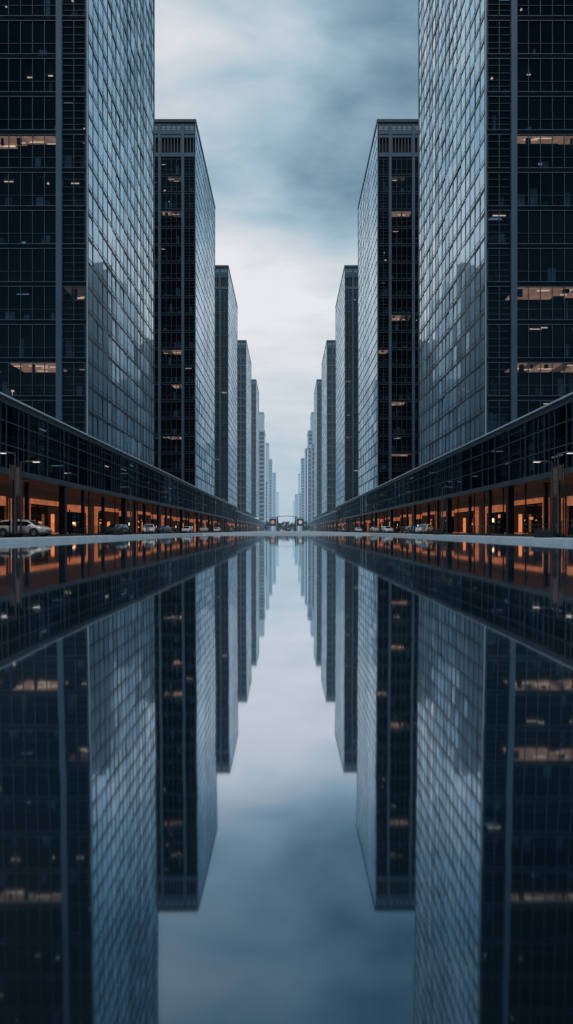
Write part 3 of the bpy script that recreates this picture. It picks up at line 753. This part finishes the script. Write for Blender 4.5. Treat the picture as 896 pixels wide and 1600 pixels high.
# ------------------------------------------------------------------ world: overcast dusk sky
w = bpy.data.worlds.new('World'); SC.world = w; w.use_nodes = True
nt = w.node_tree; nt.nodes.clear()
def N(typ, **kw):
    nd = nt.nodes.new(typ)
    for k, v in kw.items():
        if k == 'inp':
            for a_, b_ in v.items(): nd.inputs[a_].default_value = b_
        else: setattr(nd, k, v)
    return nd
LK = nt.links.new
def MA(op, a, b=None, clamp=False):
    nd = N('ShaderNodeMath', operation=op, use_clamp=clamp)
    for i, q in enumerate((a, b)):
        if q is None: continue
        if isinstance(q, (int, float)): nd.inputs[i].default_value = q
        else: LK(q, nd.inputs[i])
    return nd.outputs[0]
SUN_EL, SUN_AZ = R(64), R(180)
sky = N('ShaderNodeTexSky', sky_type='NISHITA', sun_disc=False, sun_elevation=SUN_EL, sun_rotation=SUN_AZ)
bg1 = N('ShaderNodeBackground', inp={'Strength': .06}); LK(sky.outputs[0], bg1.inputs[0])
tc = N('ShaderNodeTexCoord').outputs['Generated']
sp = N('ShaderNodeSeparateXYZ'); LK(tc, sp.inputs[0])
el = MA('MAXIMUM', sp.outputs['Z'], 0)
den = MA('ADD', el, .18)
cx = MA('DIVIDE', sp.outputs['X'], den); cy = MA('DIVIDE', sp.outputs['Y'], den)
cv = N('ShaderNodeCombineXYZ'); LK(cx, cv.inputs[0]); LK(cy, cv.inputs[1])
def nz(scale, detail, rough=.5, off=(0, 0, 0), sc=(1, 1, 1), dist=0):
    mp = N('ShaderNodeMapping'); mp.inputs['Location'].default_value = off; mp.inputs['Scale'].default_value = sc
    LK(cv.outputs[0], mp.inputs['Vector'])
    n_ = N('ShaderNodeTexNoise', inp={'Scale': scale, 'Detail': detail, 'Roughness': rough, 'Distortion': dist}); LK(mp.outputs[0], n_.inputs['Vector']); return n_.outputs['Fac']
# overcast brightness by elevation (sine of elevation)
def ramp(fac, stops):
    nd = N('ShaderNodeValToRGB'); nd.color_ramp.interpolation = 'EASE'; e = nd.color_ramp.elements
    while len(e) < len(stops): e.new(.5)
    for q, (p, c) in zip(e, stops): q.position = p; q.color = (c, c, c, 1)
    LK(fac, nd.inputs[0]); return nd.outputs[0]
val = ramp(el, [(0, .65), (.12, .71), (.25, .85), (.36, .88), (.46, .74), (.56, .60), (.66, .62), (.85, .5)])
n1 = nz(1.25, 5, .48, (3.1, 1.7, 0), (1, 1, 1), .25); n2 = nz(3.6, 4, .5, (.4, 5.2, 0), (.75, 1.25, 1), .35)
cl = MA('ADD', MA('MULTIPLY', MA('SUBTRACT', n1, .5), .58), MA('MULTIPLY', MA('SUBTRACT', n2, .5), .52))
n3 = nz(9, 5, .6, (2.2, .3, 0), (.7, 1.2, 1), .6)
cl = MA('ADD', cl, MA('MULTIPLY', MA('SUBTRACT', n3, .5), .16))
cl = MA('MULTIPLY', cl, MA('MULTIPLY', MA('MINIMUM', el, .5), 2.6))
val = MA('ADD', val, cl)
def blob(px, py, deg, amt):
    global val
    v = Vector(((px-448)/F, 1, (829-py)/F)).normalized()
    dt = N('ShaderNodeVectorMath', operation='DOT_PRODUCT'); LK(tc, dt.inputs[0]); dt.inputs[1].default_value = v
    mr = N('ShaderNodeMapRange', interpolation_type='SMOOTHERSTEP'); LK(dt.outputs['Value'], mr.inputs['Value'])
    mr.inputs['From Min'].default_value = math.cos(R(deg)); mr.inputs['From Max'].default_value = 1; mr.inputs['To Min'].default_value = 0; mr.inputs['To Max'].default_value = amt
    val = MA('ADD', val, mr.outputs[0])
blob(450, 260, 13, -.06); blob(380, 290, 8, -.06); blob(540, 320, 8, -.05); blob(330, 200, 6, -.03)
blob(385, 405, 9, .17); blob(520, 470, 8, .05); blob(360, 95, 9, .10); blob(600, 130, 10, -.08); blob(290, 150, 7, .05)
# sky dimmed behind the camera so the tower fronts reflect less light
mr = N('ShaderNodeMapRange', interpolation_type='SMOOTHSTEP'); LK(sp.outputs['Y'], mr.inputs['Value'])
mr.inputs['From Min'].default_value = -.45; mr.inputs['From Max'].default_value = .35; mr.inputs['To Min'].default_value = .36; mr.inputs['To Max'].default_value = 1
val2 = MA('MULTIPLY', MA('MAXIMUM', val, .05), mr.outputs[0])
cr = N('ShaderNodeValToRGB'); e = cr.color_ramp.elements
for p, c in ((.02, (.008, .028, .05)), (.2, (.055, .12, .175)), (.40, (.20, .325, .42)), (.60, (.39, .54, .645)), (.80, (.64, .70, .755)), (1., (.84, .85, .88))):
    if p == .02: q = e[0]; q.position = p
    elif p == 1.: q = e[-1]; q.position = p
    else: q = e.new(p)
    q.color = (*c, 1)
LK(val2, cr.inputs[0])
bg2 = N('ShaderNodeBackground'); LK(cr.outputs[0], bg2.inputs[0]); pass
mx = N('ShaderNodeMixShader', inp={0: .94}); LK(bg1.outputs[0], mx.inputs[1]); LK(bg2.outputs[0], mx.inputs[2])
wo = N('ShaderNodeOutputWorld'); LK(mx.outputs[0], wo.inputs[0])

sl = bpy.data.lights.new('sun', 'SUN'); sl.energy = 1.2; sl.angle = R(18); sl.color = (1, .95, .88)
so = bpy.data.objects.new('sun', sl); COL.objects.link(so)
# sky rotation is clockwise from +Y
sd = Vector((math.sin(SUN_AZ)*math.cos(SUN_EL), math.cos(SUN_AZ)*math.cos(SUN_EL), math.sin(SUN_EL)))
so.rotation_euler = (-sd).to_track_quat('-Z', 'Y').to_euler()

# ------------------------------------------------------------------ camera and render settings
cam = bpy.data.cameras.new('camera'); co = bpy.data.objects.new('camera', cam); COL.objects.link(co)
co.location = (0, 0, EYE); co.rotation_euler = (R(90), 0, 0)
cam.sensor_width = 36; cam.lens = 36*F/1600; cam.shift_y = 29/1600; cam.clip_start = .05; cam.clip_end = 20000
SC.camera = co
SC.view_settings.view_transform = 'Standard'; SC.view_settings.look = 'None'; SC.view_settings.exposure = 0; SC.view_settings.gamma = 1
SC.render.engine = 'CYCLES'
c = SC.cycles
c.max_bounces = 8; c.glossy_bounces = 6; c.transparent_max_bounces = 10; c.diffuse_bounces = 2; c.transmission_bounces = 2
c.caustics_reflective = False; c.caustics_refractive = False; c.sample_clamp_indirect = 3
c.use_denoising = True
